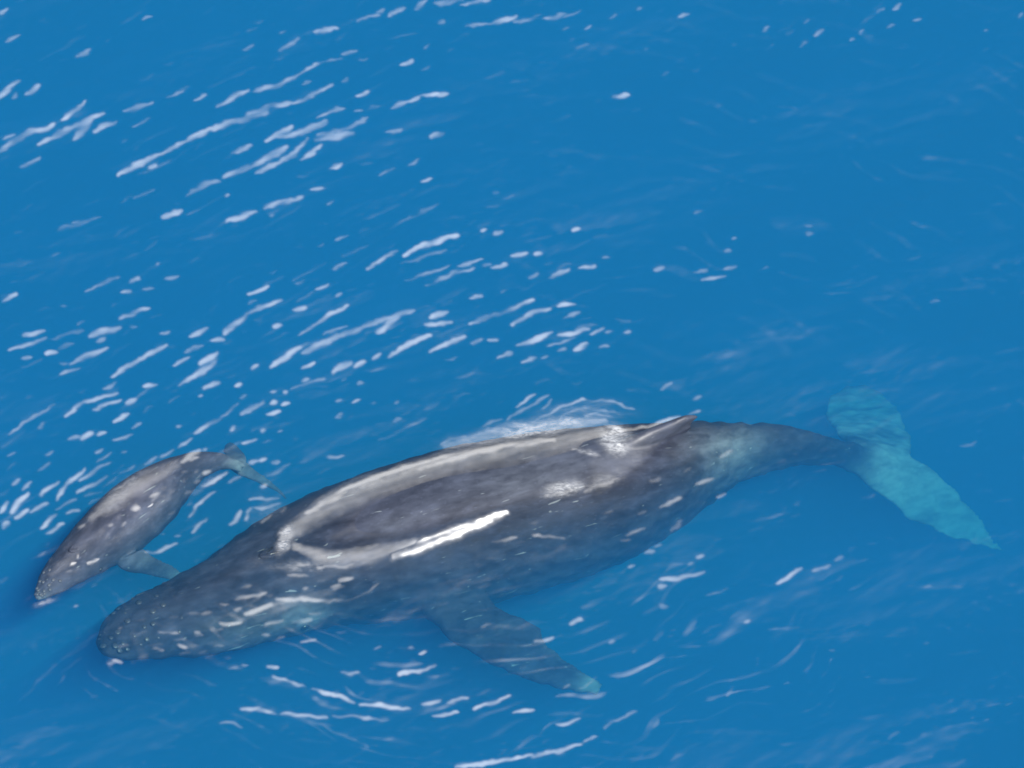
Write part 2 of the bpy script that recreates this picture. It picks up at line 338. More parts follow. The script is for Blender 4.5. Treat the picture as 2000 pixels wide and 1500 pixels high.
def band_noise(scale, stretch=1.0, ang=0.0, seed=0):
    """Smooth random field over the patch: feature size in metres, stretched along ang."""
    r = np.random.default_rng(seed)
    f = np.fft.rfft2(r.standard_normal((NY, NX)))
    kx = np.fft.rfftfreq(NX, gx[1] - gx[0])[None, :]
    ky = np.fft.fftfreq(NY, gy[1] - gy[0])[:, None]
    ku = kx * math.cos(ang) + ky * math.sin(ang)
    kv = -kx * math.sin(ang) + ky * math.cos(ang)
    k2 = (ku * stretch) ** 2 + kv ** 2
    w = np.sqrt(k2) * scale
    out = np.fft.irfft2(f * np.exp(-0.5 * ((w - 1.0) / 0.35) ** 2), s=(NY, NX))
    return out / out.std()

WX = PX + 1.2 * band_noise(0.45, 1, 0, 1) + 0.5 * band_noise(0.16, 1, 0, 2)
WY = PY + 1.2 * band_noise(0.45, 1, 0, 3) + 0.6 * band_noise(0.16, 1, 0, 4)

MASK = np.zeros_like(GX)

def draw_streak(w, inten, pts, field=None, soft=0.74):
    pts = np.asarray(pts, float)
    pad = w * 1.5 + 8
    lo, hi = pts.min(0) - pad, pts.max(0) + pad
    a = at(lo[0], hi[1]); b = at(hi[0], lo[1]); c = at(lo[0], lo[1]); d = at(hi[0], hi[1])
    xs = (min(a[0], c[0]) - 0.1, max(b[0], d[0]) + 0.1); ys = (a[1] - 0.1, b[1] + 0.1)
    i0, i1 = np.searchsorted(gx, xs); j0, j1 = np.searchsorted(gy, ys)
    if i1 <= i0 or j1 <= j0: return
    X, Y = WX[j0:j1, i0:i1], WY[j0:j1, i0:i1]
    seg = np.linalg.norm(np.diff(pts, axis=0), axis=1)
    L = max(seg.sum(), 1e-6); acc = 0.0
    best = np.full(X.shape, -1e9)
    for k in range(len(pts) - 1):
        p, q = pts[k], pts[k + 1]; dv = q - p; l2 = float(dv @ dv)
        t = np.clip(((X - p[0]) * dv[0] + (Y - p[1]) * dv[1]) / l2, 0, 1)
        dist = np.hypot(X - p[0] - t * dv[0], Y - p[1] - t * dv[1])
        u = (acc + t * seg[k]) / L
        taper = 0.42 + 0.58 * np.sin(np.pi * np.clip(u, 0.02, 0.98)) ** 0.7
        hw = 0.5 * w * taper
        best = np.maximum(best, 1.0 - dist / (hw + 1.1))
        acc += seg[k]
    m = smooth(0.02, 0.02 + soft, best)
    sub = (MASK if field is None else field)[j0:j1, i0:i1]
    np.maximum(sub, m * inten, out=sub)

for w, inten, s in STREAKS:
    P_ = [tuple(map(float, p.split(','))) for p in s.split()]
    if P_[0][0] > 1150 and P_[0][1] > 900: inten *= 0.6
    elif P_[0][0] > 1250: inten *= 0.7
    elif P_[0][1] > 1110 and P_[0][1] < 1245 and P_[0][0] > 225: inten *= 0.8
    draw_streak(w, inten, P_)

# bands of sun sheen along both whales, shaped into the water's normals
BAND = np.zeros_like(GX); SHEEN = np.zeros_like(GX)
def pl(s): return [tuple(map(float, p.split(','))) for p in s.split()]
for w, k, s in [(84, .50, '560,1050 620,1006 700,964 800,930 900,905 1000,884 1100,866 1176,848'), (46, .98, '600,1010 680,966 780,928 900,898 1000,878 1080,866'),
                (56, .42, '870,866 980,842 1060,832 1180,822'), (46, .62, '575,1070 640,1090 720,1084 810,1062'), (42, 1.0, '768,1088 810,1074 860,1056 920,1034 990,1002'),
                (54, .40, '180,1008 230,972 290,936 345,906'), (30, .10, '210,1060 270,1020 330,970'), (70, .07, '640,1050 820,1000 960,960 1100,930'), (60, .06, '640,1010 900,960 1150,900'),
                (40, .16, '100,1120 150,1075 200,1035'), (24, .10, '90,1165 150,1140 210,1110')]:
    draw_streak(w, k, pl(s), BAND, 0.95)
draw_streak(44, 1.0, pl('768,1088 810,1074 860,1056 920,1034 990,1002'), SHEEN, 0.7)  # water made smoother here to whiten the shaped highlight
for w, s in [(14, '170,1097 192,1090'), (11, '139,1101 147,1098'), (6, '150,1088 153,1078'), (5, '285,987 296,982')]:   # sun glints shaped into the water over the calf's blowhole and back
    draw_streak(w, 0.85, pl(s), BAND, 0.9); draw_streak(w, 0.5, pl(s), SHEEN, 0.9)
BAND *= np.clip(0.95 + 0.14 * band_noise(0.22, 14.0, 0.44, 31) + 0.03 * band_noise(0.12, 2.0, 0.4, 32), 0.2, 1.15)

# many faint ripples that follow the same curved pattern
def flow_angle(x, y):
    """Run of the ripples in the photograph (degrees, up-right positive)."""
    if y > 1150 and x > 250:
        cx, cy = 860.0, 900.0
        return math.degrees(math.atan2(-(y - cy), x - cx)) + 90 if x < 1500 else 25.0
    if y < 130 and x > 1300: return 40.0
    if x > 1200: return 6.0 + 8.0 * math.sin(x * 0.006 + y * 0.004)
    if x < 250 and y > 850: return 42.0
    return 27.0 - 14.0 * max(0.0, (x - 400) / 800.0)
rr = random.Random(11)
for k in range(1150):
    x, y = rr.uniform(-40, 2040), rr.uniform(-40, 1540)
    dens = 1.0 if x < 1150 and y < 860 else 0.5
    if x > 1200 and y > 150: dens = 0.15
    if 180 < x < 1500 and y > 790 and abs(y - (1265 - 0.27 * (x - 200))) < 190: dens *= 0.12     # over the big whale
    if x < 520 and y > 1180: dens *= 0.4
    if rr.random() > dens: continue
    L = rr.uniform(8, 30) if rr.random() < .7 else rr.uniform(30, 110); a = math.radians(flow_angle(x, y) + rr.uniform(-9, 9))
    dx, dy = 0.5 * L * math.cos(a), -0.5 * L * math.sin(a)
    draw_streak(rr.uniform(3.5, 7.5), rr.uniform(0.02, 0.16) if rr.random() < .88 else (rr.uniform(.2, .5) if x < 1150 else .12), [(x - dx, y - dy), (x + dx * .1, y + dy * .1 + rr.uniform(-3, 3)), (x + dx, y + dy)])

# ripples running over the calf's wet back
for k in range(70):
    t = rr.random(); cxp, cyp = 95 + 300 * t, 1150 - 245 * t
    off = rr.gauss(0, 26); x, y = cxp + off * 0.63, cyp + off * 0.77
    L = rr.uniform(5, 20); a = math.radians(rr.uniform(15, 55))
    draw_streak(rr.uniform(3, 5.5), rr.uniform(.08, .42) if rr.random() < .85 else .8, [(x - L * .5 * math.cos(a), y + L * .5 * math.sin(a)), (x + L * .5 * math.cos(a), y - L * .5 * math.sin(a))])
for k in range(60):                                    # and over the big whale's submerged head
    t = rr.random(); x, y = 225 + 480 * t + rr.gauss(0, 10), 1252 - 95 * t + rr.gauss(0, 30 + 25 * t)
    L = rr.uniform(6, 26); a = math.radians(rr.uniform(-4, 20))
    draw_streak(rr.uniform(3, 5), rr.uniform(.06, .3), [(x - L * .5 * math.cos(a), y + L * .5 * math.sin(a)), (x + L * .5 * math.cos(a), y - L * .5 * math.sin(a))])

# height field whose slopes follow those faces (Poisson fit), plus swell and chop
RELIEF = 0.35
C_LOBE = 0.36 ** 2 / (math.tan(H_TILT) * math.cos(H_TILT) ** 2)
def face(b):
    """How far a face leans towards the mirror slope so that it glints with strength b."""
    return np.clip(1.0 - C_LOBE * np.sqrt(-np.log(np.clip(b, 1e-7, 1.0))), 0, 1) * smooth(0.0, 0.012, b)
wc = at(880, 1010)
ang_f = np.arctan2(GY - wc[1], GX - wc[0])
RR = np.hypot((GX - wc[0]) * 0.78, GY - wc[1]) + 0.12 * band_noise(3.0, 1, 0, 41) + 0.02 * band_noise(0.8, 1, 0, 42)
def crest(x, p): return np.clip(np.sin(x), 0, 1) ** p
near = np.exp(-((RR - 3.6) / 1.5) ** 2)
below = smooth(-0.15, -0.6, np.sin(ang_f)); above = smooth(0.35, 0.8, np.sin(ang_f))
faint = 0.13 * crest(RR * 2 * np.pi / 0.34, 4) * near * below * smooth(-0.9, 0.8, band_noise(1.2, 1, 0, 43))
faint += 0.060 * crest(RR * 2 * np.pi / 0.50, 3) * smooth(2.4, 4.0, RR) * above * smooth(-0.3, 1.2, band_noise(1.8, 1, 0, 44)) * smooth(700, 1250, PX)
left = smooth(1300, 500, PX)
faint += 0.045 * left * smooth(0.7, 2.6, band_noise(0.24, 7.0, math.radians(36), 45)) * smooth(-0.6, 0.9, band_noise(1.5, 2, math.radians(36), 46))
faint += 0.028 * (1 - left) * smooth(0.8, 2.6, band_noise(0.22, 8.0, math.radians(8), 47)) * smooth(-0.4, 1.0, band_noise(1.7, 2, 0.1, 48))
faint += 0.034 * smooth(-1.2, 2.2, band_noise(3.2, 2.5, 0.25, 49)) * smooth(-2.2, 1.8, band_noise(0.4, 6.0, 0.3, 51))
faint += 0.012 * smooth(0.0, 2.0, band_noise(0.13, 2.2, 0.4, 50))
kg_x = 2 * np.pi * np.fft.rfftfreq(NX, gx[1] - gx[0])[None, :]; kg_y = 2 * np.pi * np.fft.fftfreq(NY, gy[1] - gy[0])[:, None]
MASK = np.maximum(np.fft.irfft2(np.fft.rfft2(MASK) * np.exp(-0.5 * 0.017 ** 2 * (kg_x ** 2 + kg_y ** 2)), s=(NY, NX)), 0) + faint
MASK = face(np.minimum(0.64 * MASK, 0.75) * np.clip(1.0 + 0.16 * band_noise(0.25, 2.0, 0.6, 33), .5, 1.2)); BANDB = BAND.copy()
BAND = face(BAND)
gstar = -np.array([h_vec[0], h_vec[1]]) / h_vec[2]
kx = 2 * np.pi * np.fft.rfftfreq(NX, gx[1] - gx[0])[None, :]
ky = 2 * np.pi * np.fft.fftfreq(NY, gy[1] - gy[0])[:, None]
mf = np.fft.rfft2(MASK - MASK.mean())
k2 = kx ** 2 + ky ** 2; k2[0, 0] = 1.0
HF = np.fft.irfft2(-1j * (kx * gstar[0] + ky * gstar[1]) * mf / k2, s=(NY, NX))
H = RELIEF * HF
ang_w = math.radians(36)
H += 0.010 * band_noise(1.6, 3.0, ang_w, 21) + 0.0026 * band_noise(0.55, 3.0, ang_w, 22) + 0.0008 * band_noise(0.22, 2.2, ang_w, 23)
# water heaped along the far side of the big whale's back
MOUND = np.zeros_like(GX); mp_ = catmull([at(*q)[:2] for q in pl('562,1052 620,1008 700,968 800,935 900,910 1000,890 1100,873 1180,852')], 60)
for i_, q in enumerate(mp_):
    MOUND = np.maximum(MOUND, (0.20 * math.sin(math.pi * (i_ + 4) / 68.0) ** 0.7) * np.exp(-((GX - q[0]) ** 2 + (GY - q[1]) ** 2) / 0.36 ** 2))
for i_, q in enumerate(catmull([at(*q)[:2] for q in pl('740,1086 810,1068 900,1036 1000,994')], 40)):
    MOUND = np.maximum(MOUND, (0.09 * math.sin(math.pi * (i_ + 2) / 44.0)) * np.exp(-((GX - q[0]) ** 2 + (GY - q[1]) ** 2) / 0.30 ** 2))
H += MOUND
# rings spreading from the big whale
wc = at(900, 1020)
R = np.hypot((GX - wc[0]) * 0.80, GY - wc[1])
H += 0.006 * np.sin(R * 2 * np.pi / 0.85) * np.exp(-((R - 4.2) / 1.6) ** 2)
edge = smooth(0, 1.2, GX - X0) * smooth(0, 1.2, X1 - GX) * smooth(0, 1.5, GY - Y0) * smooth(0, 1.5, Y1 - GY)
H *= edge
MASK *= edge

def build_sea():
    grow = [0.6, 1.6, 4, 9, 20, 45, 100, 220, 480, 1000, 2200]
    ax = np.concatenate([[X0 - g for g in grow[::-1]], gx, [X1 + g for g in grow]])
    ay = np.concatenate([[Y0 - g for g in grow[::-1]], gy, [Y1 + g for g in grow]])
    n = len(grow); nx, ny = len(ax), len(ay)
    Z = np.zeros((ny, nx)); Z[n:-n, n:-n] = H
    AX, AY = np.meshgrid(ax, ay)
    top = np.stack([AX, AY, Z], -1).reshape(-1, 3)
    idx = np.arange(nx * ny).reshape(ny, nx)
    quads = np.stack([idx[:-1, :-1], idx[:-1, 1:], idx[1:, 1:], idx[1:, :-1]], -1).reshape(-1, 4)
    ring = np.concatenate([idx[0, :-1], idx[:-1, -1], idx[-1, :0:-1], idx[:0:-1, 0]])
    low = top[ring].copy(); low[:, 2] = -70.0
    base = len(top); m = len(ring)
    cen = base + m
    verts = np.vstack([top, low, [[0, 0, -70.0]]])
    a = ring; b = np.roll(ring, -1); c = base + np.arange(m); d = np.roll(c, -1)
    sides = np.stack([b, a, c, d], -1)
    tris = np.stack([d, c, np.full(m, cen)], -1)
    me = bpy.data.meshes.new('sea_water')
    nv = len(verts); nl = quads.size + sides.size + tris.size
    me.vertices.add(nv); me.vertices.foreach_set('co', verts.astype(np.float32).ravel())
    me.loops.add(nl)
    me.loops.foreach_set('vertex_index', np.concatenate([quads.ravel(), sides.ravel(), tris.ravel()]).astype(np.int32))
    npoly = len(quads) + len(sides) + len(tris)
    me.polygons.add(npoly)
    tot = np.concatenate([np.full(len(quads) + len(sides), 4), np.full(len(tris), 3)])
    me.polygons.foreach_set('loop_start', np.concatenate([[0], np.cumsum(tot)[:-1]]).astype(np.int32))
    sm = np.zeros(npoly, bool); sm[:len(quads)] = True
    me.update(calc_edges=True)
    me.polygons.foreach_set('use_smooth', sm)
    me.validate()
    me.materials.append(M_WATER)
    o = bpy.data.objects.new('sea_water', me); col.objects.link(o)
    nrm = np.zeros((nv, 3), np.float32); nrm[:, 2] = 1.0
    N = np.stack([-SX, -SY, np.ones_like(SX)], -1); N /= np.linalg.norm(N, axis=-1, keepdims=True)
    full = np.zeros((ny, nx, 3), np.float32); full[..., 2] = 1.0; full[n:-n, n:-n] = N
    nrm[:nx * ny] = full.reshape(-1, 3)
    me.attributes.new('ripple', 'FLOAT_VECTOR', 'POINT').data.foreach_set('vector', nrm.ravel())
    sh = np.zeros((ny, nx), np.float32); sh[n:-n, n:-n] = SHEEN
    shv = np.zeros(nv, np.float32); shv[:nx * ny] = sh.ravel()
    me.attributes.new('sheen', 'FLOAT', 'POINT').data.foreach_set('value', shv)
    tag(o, 'bright blue open sea with pale glinting ripples', None, 'structure')
    return o
gyd, gxd = np.gradient(H - MOUND * edge, gy[1] - gy[0], gx[1] - gx[0])
fyd, fxd = np.gradient(HF, gy[1] - gy[0], gx[1] - gx[0])
ALLM = np.maximum(MASK, BAND)
calm = 1.0 - 0.85 * smooth(0.02, 0.3, BANDB)
SX = (gxd - RELIEF * fxd * edge) * calm + gstar[0] * ALLM
SY = (gyd - RELIEF * fyd * edge) * calm + gstar[1] * ALLM
build_sea()

bed = obj('seabed', new_mesh('seabed', [(-2300, -2300, -71), (2300, -2300, -71), (2300, 2300, -71), (-2300, 2300, -71)], [(0, 1, 2, 3)]), M_BED, None, False)
tag(bed, 'deep dark seabed far below the whales', None, 'structure')

# ------------------------------------------------------------------ whales
def unit(v):
    v = np.asarray(v, float); return v / (np.linalg.norm(v) + 1e-12)

class Soup:
    def __init__(self): self.v, self.f = [], []
    def loft(self, rings):
        base = len(self.v); n = len(rings[0])
        for r in rings: self.v.extend(list(r))
        for i in range(len(rings) - 1):
            for j in range(n):
                a = base + i * n + j; b = base + i * n + (j + 1) % n
                self.f.append((a, b, b + n, a + n))
        for r0, rev in ((0, True), (len(rings) - 1, False)):
            c = len(self.v); self.v.append(np.mean(rings[r0], axis=0))
            for j in range(n):
                a = base + r0 * n + j; b = base + r0 * n + (j + 1) % n
                self.f.append((b, a, c) if rev else (a, b, c))
    def wing(self, lead, trail, thick, n=26, m=16, up=None, scallop=0.0, seed=0):
        """A tapering fin between a leading and a trailing edge."""
        Lp, Tp = catmull(lead, n), catmull(trail, n)
        th = np.interp(np.linspace(0, 1, n), np.linspace(0, 1, len(thick)), thick)
        r = random.Random(seed); rings = []
        ph = [r.uniform(0, 6.28) for _ in range(3)]
        for i in range(n):
            s = i / (n - 1)
            sp = unit(Lp[min(i + 1, n - 1)] + Tp[min(i + 1, n - 1)] - Lp[max(i - 1, 0)] - Tp[max(i - 1, 0)])
            ch = Tp[i] - Lp[i]
            if scallop:
                Lp_i = Lp[i] - unit(ch) * scallop * (0.5 + 0.5 * math.sin(s * 30 + ph[0])) * math.sin(math.pi * min(1, s * 1.15))
                Tp_i = Tp[i] + unit(ch) * scallop * 0.7 * math.sin(s * 23 + ph[1]) * s
            else: Lp_i, Tp_i = Lp[i], Tp[i]
            nrm = unit(np.cross(sp, ch)) if up is None else unit(up)
            ring = []
            for j in range(m):
                a = 2 * math.pi * j / m
                x = 0.5 - 0.5 * math.cos(a)                       # 0 at the leading edge
                prof = math.sin(a) * (1.25 - 0.75 * x)
                ring.append(Lp_i + (Tp_i - Lp_i) * x + nrm * prof * th[i] * 0.5)
            rings.append(ring)
        self.loft(rings)

def spine(stations, n=90):
    """stations: px, py (centre in the photograph), z, radius px, width factor, height factor."""
    S = np.array([[*at(x, y, z), px_m(r) * a, px_m(r) * b] for x, y, z, r, a, b in stations])
    return catmull(S, n)

def body_loft(soup, S, m=56, ridge=None):
    n = len(S); rings, frames = [], []
    for i in range(n):
        t = unit(S[min(i + 1, n - 1), :3] - S[max(i - 1, 0), :3])
        side = unit(np.cross(t, [0, 0, 1.0])); up = np.cross(side, t)
        frames.append((t, side, up))
        A, B = max(S[i, 3], 0.01), max(S[i, 4], 0.01)
        u = i / (n - 1); ring = []
        for j in range(m):
            p = 2 * math.pi * j / m
            c, s = math.cos(p), math.sin(p)
            e = 0.92
            x = math.copysign(abs(c) ** e, c); y = math.copysign(abs(s) ** e, s)
            k = 1.0
            if ridge: k += ridge(u, p)
            ring.append(S[i, :3] + side * x * A * k + up * y * B * k)
        rings.append(ring)
    soup.loft(rings)
    return frames

def finish_body(soup, name, voxel, mat, parent, pale_fn, rough_amp=0.05):
    me = new_mesh('tmp_' + name, soup.v, soup.f)
    tmp = bpy.data.objects.new('tmp_' + name, me); col.objects.link(tmp)
    mod = tmp.modifiers.new('remesh', 'REMESH'); mod.mode = 'VOXEL'; mod.voxel_size = voxel
    s = tmp.modifiers.new('smooth', 'SMOOTH'); s.factor = 0.5; s.iterations = 5
    dg = bpy.context.evaluated_depsgraph_get(); dg.update()
    me2 = bpy.data.meshes.new_from_object(tmp.evaluated_get(dg))
    bpy.data.objects.remove(tmp); bpy.data.meshes.remove(me)
    me2.name = name
    co = np.empty(len(me2.vertices) * 3, np.float32); me2.vertices.foreach_get('co', co); co = co.reshape(-1, 3)
    from mathutils import noise as mn
    wig = np.array([mn.noise_vector(Vector(c) * 4.5) for c in co], np.float32) * 0.8 + np.array([mn.noise_vector(Vector(c) * 9.0) for c in co], np.float32) * 0.2
    co = co + wig * (rough_amp * smooth(0.0, -0.7, co[:, 2]))[:, None]
    me2.vertices.foreach_set('co', co.astype(np.float32).ravel())
    a = me2.attributes.new('pale', 'FLOAT', 'POINT')
    a.data.foreach_set('value', np.clip(pale_fn(co), 0, 1).astype(np.float32))
    return obj(name, me2, mat, parent)

def nearest(S, co):
    """Nearest spine station of each point, in blocks."""
    out = np.empty(len(co), int)
    for i in range(0, len(co), 20000):
        d = ((co[i:i + 20000, None, :] - S[None, :, :3]) ** 2).sum(-1)
        out[i:i + 20000] = d.argmin(1)
    return out

def blob(px, py, rx, ry, x, y, ang=0.0):
    c, s = math.cos(ang), math.sin(ang)
    dx, dy = x - px, y - py
    return np.exp(-(((dx * c + dy * s) / rx) ** 2 + ((-dx * s + dy * c) / ry) ** 2))

def ellipsoid_mesh(name, rx, ry, rz, seg=10, rings=6):
    bm = bmesh.new()
    bmesh.ops.create_uvsphere(bm, u_segments=seg, v_segments=rings, radius=1.0)
    bmesh.ops.scale(bm, vec=(rx, ry, rz), verts=bm.verts)
    me = bpy.data.meshes.new(name); bm.to_mesh(me); bm.free()
    return me

def empty(name, loc):
    e = bpy.data.objects.new(name, None); col.objects.link(e); e.location = loc
    e.empty_display_size = 0.3
    bpy.context.view_layer.update()
    return e

def place_on(o, p, normal, tangent):
    z = Vector(unit(normal)); x = Vector(unit(tangent)); y = z.cross(x).normalized(); x = y.cross(z)
    m = Matrix((x, y, z)).transposed().to_4x4(); m.translation = Vector(p)
    o.matrix_world = m

def surf(S, frames, u, ang, lift=1.0):
    """Point and normal on the loft: u from snout to tail, ang 90 degrees = back, 180/0 = sides."""
    i = min(int(u * (len(S) - 1)), len(S) - 1); t, side, up = frames[i]; a = math.radians(ang)
    p = S[i, :3] + (side * math.cos(a) * S[i, 3] + up * math.sin(a) * S[i, 4]) * lift
    nrm = unit(side * math.cos(a) / S[i, 3] + up * math.sin(a) / S[i, 4])
    return p, nrm, t

def blowhole_mesh(name, s):
    """Raised horseshoe guard round two slits; x runs towards the tail."""
    sp = Soup()
    pts = [(0.34, 0.13, -0.06), (0.10, 0.12, -0.03), (-0.14, 0.09, 0.0), (-0.28, 0.0, 0.005), (-0.14, -0.09, 0.0), (0.10, -0.12, -0.03), (0.34, -0.13, -0.06)]
    P = catmull(np.array(pts) * s, 22); rings = []
    for i in range(len(P)):
        t = unit(P[min(i + 1, 21)] - P[max(i - 1, 0)]); b = unit(np.cross(t, [0, 0, 1])); c = np.cross(b, t)
        w = s * 0.075 * math.sin(math.pi * (0.12 + 0.76 * i / 21))
        rings.append([P[i] + (b * math.cos(q) * w * 1.2 + c * math.sin(q) * w) for q in np.linspace(0, 2 * math.pi, 10, endpoint=False)])
    sp.loft(rings)
    return new_mesh(name, sp.v, sp.f)

# ---- the big whale
ADULT = [  # px, py, z, r px, width, height
 (203, 1279, -0.74, 7, 1.3, .8), (222, 1262, -0.76, 30, 1.3, .75), (260, 1236, -0.77, 50, 1.28, .72), (310, 1217, -0.79, 62, 1.25, .72), (380, 1199, -0.83, 77, 1.22, .74),
 (455, 1173, -0.88, 89, 1.20, .78), (540, 1133, -0.93, 106, 1.17, .82), (620, 1100, -0.93, 120, 1.15, .86), (710, 1076, -0.94, 134, 1.14, .87),
 (810, 1053, -0.97, 144, 1.14, .87), (910, 1029, -1.00, 149, 1.14, .87), (1010, 1004, -1.00, 146, 1.12, .88), (1110, 983, -0.99, 140, 1.09, .92),
 (1200, 960, -0.96, 128, 1.04, .96), (1290, 931, -0.97, 106, .98, 1.02), (1370, 903, -1.00, 81, .90, 1.07), (1450, 882, -1.06, 57, .84, 1.10),
 (1530, 873, -1.16, 42, .78, 1.14), (1610, 880, -1.42, 29, .80, 1.12), (1680, 892, -1.80, 22, 1.0, .95), (1740, 893, -2.05, 15, 1.4, .55),
]
root = empty('humpback_whale', at(900, 1029, -2.2))
tag(root, 'large dark humpback whale with its long back breaking the blue water', 'whale')
S = spine(ADULT, 110)
def adult_ridge(u, p):
    d = math.atan2(math.sin(p - math.pi / 2), math.cos(p - math.pi / 2))    # angle from the back
    k = 0.0
    if u < 0.30:                                                        # median ridge and jaw flare of the head
        f = min(1, u / 0.05) * min(1, (0.30 - u) / 0.08)
        k += f * (0.10 * math.exp(-(d / 0.16) ** 2) + 0.07 * math.exp(-((abs(d) - 1.75) / 0.28) ** 2) - 0.05 * math.exp(-((abs(d) - 1.25) / 0.25) ** 2))
    if u > 0.62:
        k += 0.05 * math.exp(-(d / 0.2) ** 2)
    return k
sp = Soup()
frames = body_loft(sp, S, ridge=adult_ridge)
nz = -2.05
# flukes: near lobe and far lobe, tips drooping
sp.wing([at(1640, 905, -1.72), at(1700, 948, -1.98), at(1770, 1005, -2.44), at(1840, 1042, -2.75), at(1905, 1062, -2.93), at(1950, 1078, -3.05)],
        [at(1730, 868, -1.92), at(1778, 888, -2.11), at(1838, 928, -2.36), at(1893, 984, -2.67), at(1932, 1036, -2.87), at(1958, 1076, -3.03)],
        [.34, .22, .15, .10, .06, .025], scallop=0.045, seed=3)
sp.wing([at(1650, 868, -1.74), at(1640, 850, -1.95), at(1618, 818, -2.36), at(1618, 782, -2.70), at(1650, 757, -2.87), at(1688, 752, -2.97)],
        [at(1760, 905, -2.03), at(1782, 880, -2.16), at(1772, 838, -2.39), at(1754, 800, -2.67), at(1730, 772, -2.83), at(1702, 756, -2.95)],
        [.34, .22, .15, .10, .06, .03], scallop=0.04, seed=4)
# near flipper, sweeping back and down
sp.wing([at(812, 1160, -1.05), at(838, 1208, -1.08), at(888, 1250, -1.12), at(955, 1292, -1.22), at(1050, 1332, -1.38), at(1130, 1352, -1.55), at(1164, 1360, -1.66)],
        [at(945, 1140, -1.0), at(972, 1186, -1.06), at(1040, 1216, -1.12), at(1066, 1250, -1.20), at(1100, 1286, -1.36), at(1152, 1316, -1.54), at(1180, 1342, -1.66)],
        [.50, .42, .32, .26, .18, .10, .05], scallop=0.07, seed=5)
# far flipper, tucked back under the body
t0 = S[42, :3]; tt, ss, uu = frames[42]
far = -ss if (ss[1] < 0) else ss
def fp(al, out, dn): return t0 + tt * al + far * out - np.array([0, 0, 1.0]) * dn
sp.wing([fp(-.5, .85, .6), fp(.1, 1.0, 1.0), fp(.9, 1.05, 1.5), fp(1.7, .95, 2.0), fp(2.4, .8, 2.4)],
        [fp(.6, .85, .6), fp(1.0, 1.0, .9), fp(1.5, 1.05, 1.3), fp(2.1, .95, 1.8), fp(2.6, .8, 2.3)], [.45, .3, .22, .12, .04], scallop=0.04, seed=6)
# dorsal fin on its low hump
def rg(x, dz, dpx=0):                               # a point on the ridge of the back near photo column x
    i = int(np.argmin(abs(to_px(S[:, 0], S[:, 1], S[:, 2])[0] - x)))
    return S[i, :3] + frames[i][2] * (S[i, 4] + dz)
fin_side = frames[75][1]
sp.wing([rg(1125, -.12), rg(1198, .06), rg(1255, .22), rg(1300, .34), rg(1328, .42)],
        [rg(1340, -.14), rg(1336, .02), rg(1338, .12), rg(1346, .25), rg(1354, .38)], [.44, .32, .22, .15, .09], up=fin_side, n=22)

def adult_pale(co):
    x, y = to_px(co[:, 0], co[:, 1], co[:, 2])
    i = nearest(S, co); u = i / (len(S) - 1)
    p = 0.64 * np.maximum(smooth(1600, 1750, x), smooth(865, 840, y)) * smooth(-1.55, -1.9, co[:, 2])       # flukes
    p = np.maximum(p, 0.34 * blob(1420, 880, 70, 50, x, y, -0.3))           # pale tail stock behind the fin
    p = np.maximum(p, 0.55 * blob(1165, 1335, 34, 30, x, y) + 0.25 * blob(1110, 1285, 50, 12, x, y, 0.6))   # flipper tip and rear edge
    p = np.maximum(p, 0.06 * blob(960, 1225, 60, 30, x, y, 0.5))
    p = np.maximum(p, 0.30 * blob(590, 1208, 80, 28, x, y, -0.15) + 0.22 * blob(470, 1225, 60, 26, x, y, -0.1))   # jaw
    p = np.maximum(p, 0.10 * blob(1030, 940, 170, 50, x, y, -0.25) + 0.05 * blob(760, 1030, 60, 22, x, y, -0.3))      # greyer rear of the back
    return p
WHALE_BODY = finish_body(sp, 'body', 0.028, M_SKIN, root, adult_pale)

kn = ellipsoid_mesh('tubercle', 0.065, 0.06, 0.022)
kr = random.Random(5)
first = None
spots = [(u, 90 + d) for u in (0.035, 0.06, 0.085, 0.11, 0.14, 0.17) for d in (-52, -27, 27, 52)] + [(u, 90) for u in (0.045, 0.075, 0.105, 0.135, 0.165)]
for u, a in spots:
    u += kr.uniform(-.008, .008); a += kr.uniform(-5, 5)
    o = obj('tubercle', kn, M_KNOB)
    k = 1.0 + (0.09 if abs(a - 90) < 12 else 0.0)
    p, nrm, t = surf(S, frames, u, a, k)
    place_on(o, p, nrm, t); s = kr.uniform(.45, .95); o.scale = (s, s, s)
    mw = o.matrix_world.copy() @ Matrix.Diagonal((s, s, s, 1)); o.parent = root; o.matrix_parent_inverse = root.matrix_world.inverted(); o.matrix_world = mw

def attach(o, parent, p, nrm, t):
    place_on(o, p, nrm, t); mw = o.matrix_world.copy()
    o.parent = parent; o.matrix_parent_inverse = parent.matrix_world.inverted(); o.matrix_world = mw

p, nrm, t = surf(S, frames, 0.30, 90, 1.0); p = p - nrm * 0.01
bh = obj('blowhole', blowhole_mesh('blowhole', 0.6), M_SKIN); attach(bh, root, p, nrm, t)
for sgn in (1, -1):
    sl = obj('nostril', ellipsoid_mesh('nostril', 0.13, 0.022, 0.02), M_DARK)
    attach(sl, bh, p + np.cross(nrm, t) * 0.05 * sgn + nrm * 0.02, nrm, t + np.cross(nrm, t) * 0.25 * sgn)
for a in (190, -10):
    p, nrm, t = surf(S, frames, 0.30, a, 1.0)
    ey = obj('eye', ellipsoid_mesh('eye', 0.09, 0.06, 0.05), M_DARK); attach(ey, root, p, nrm, t)

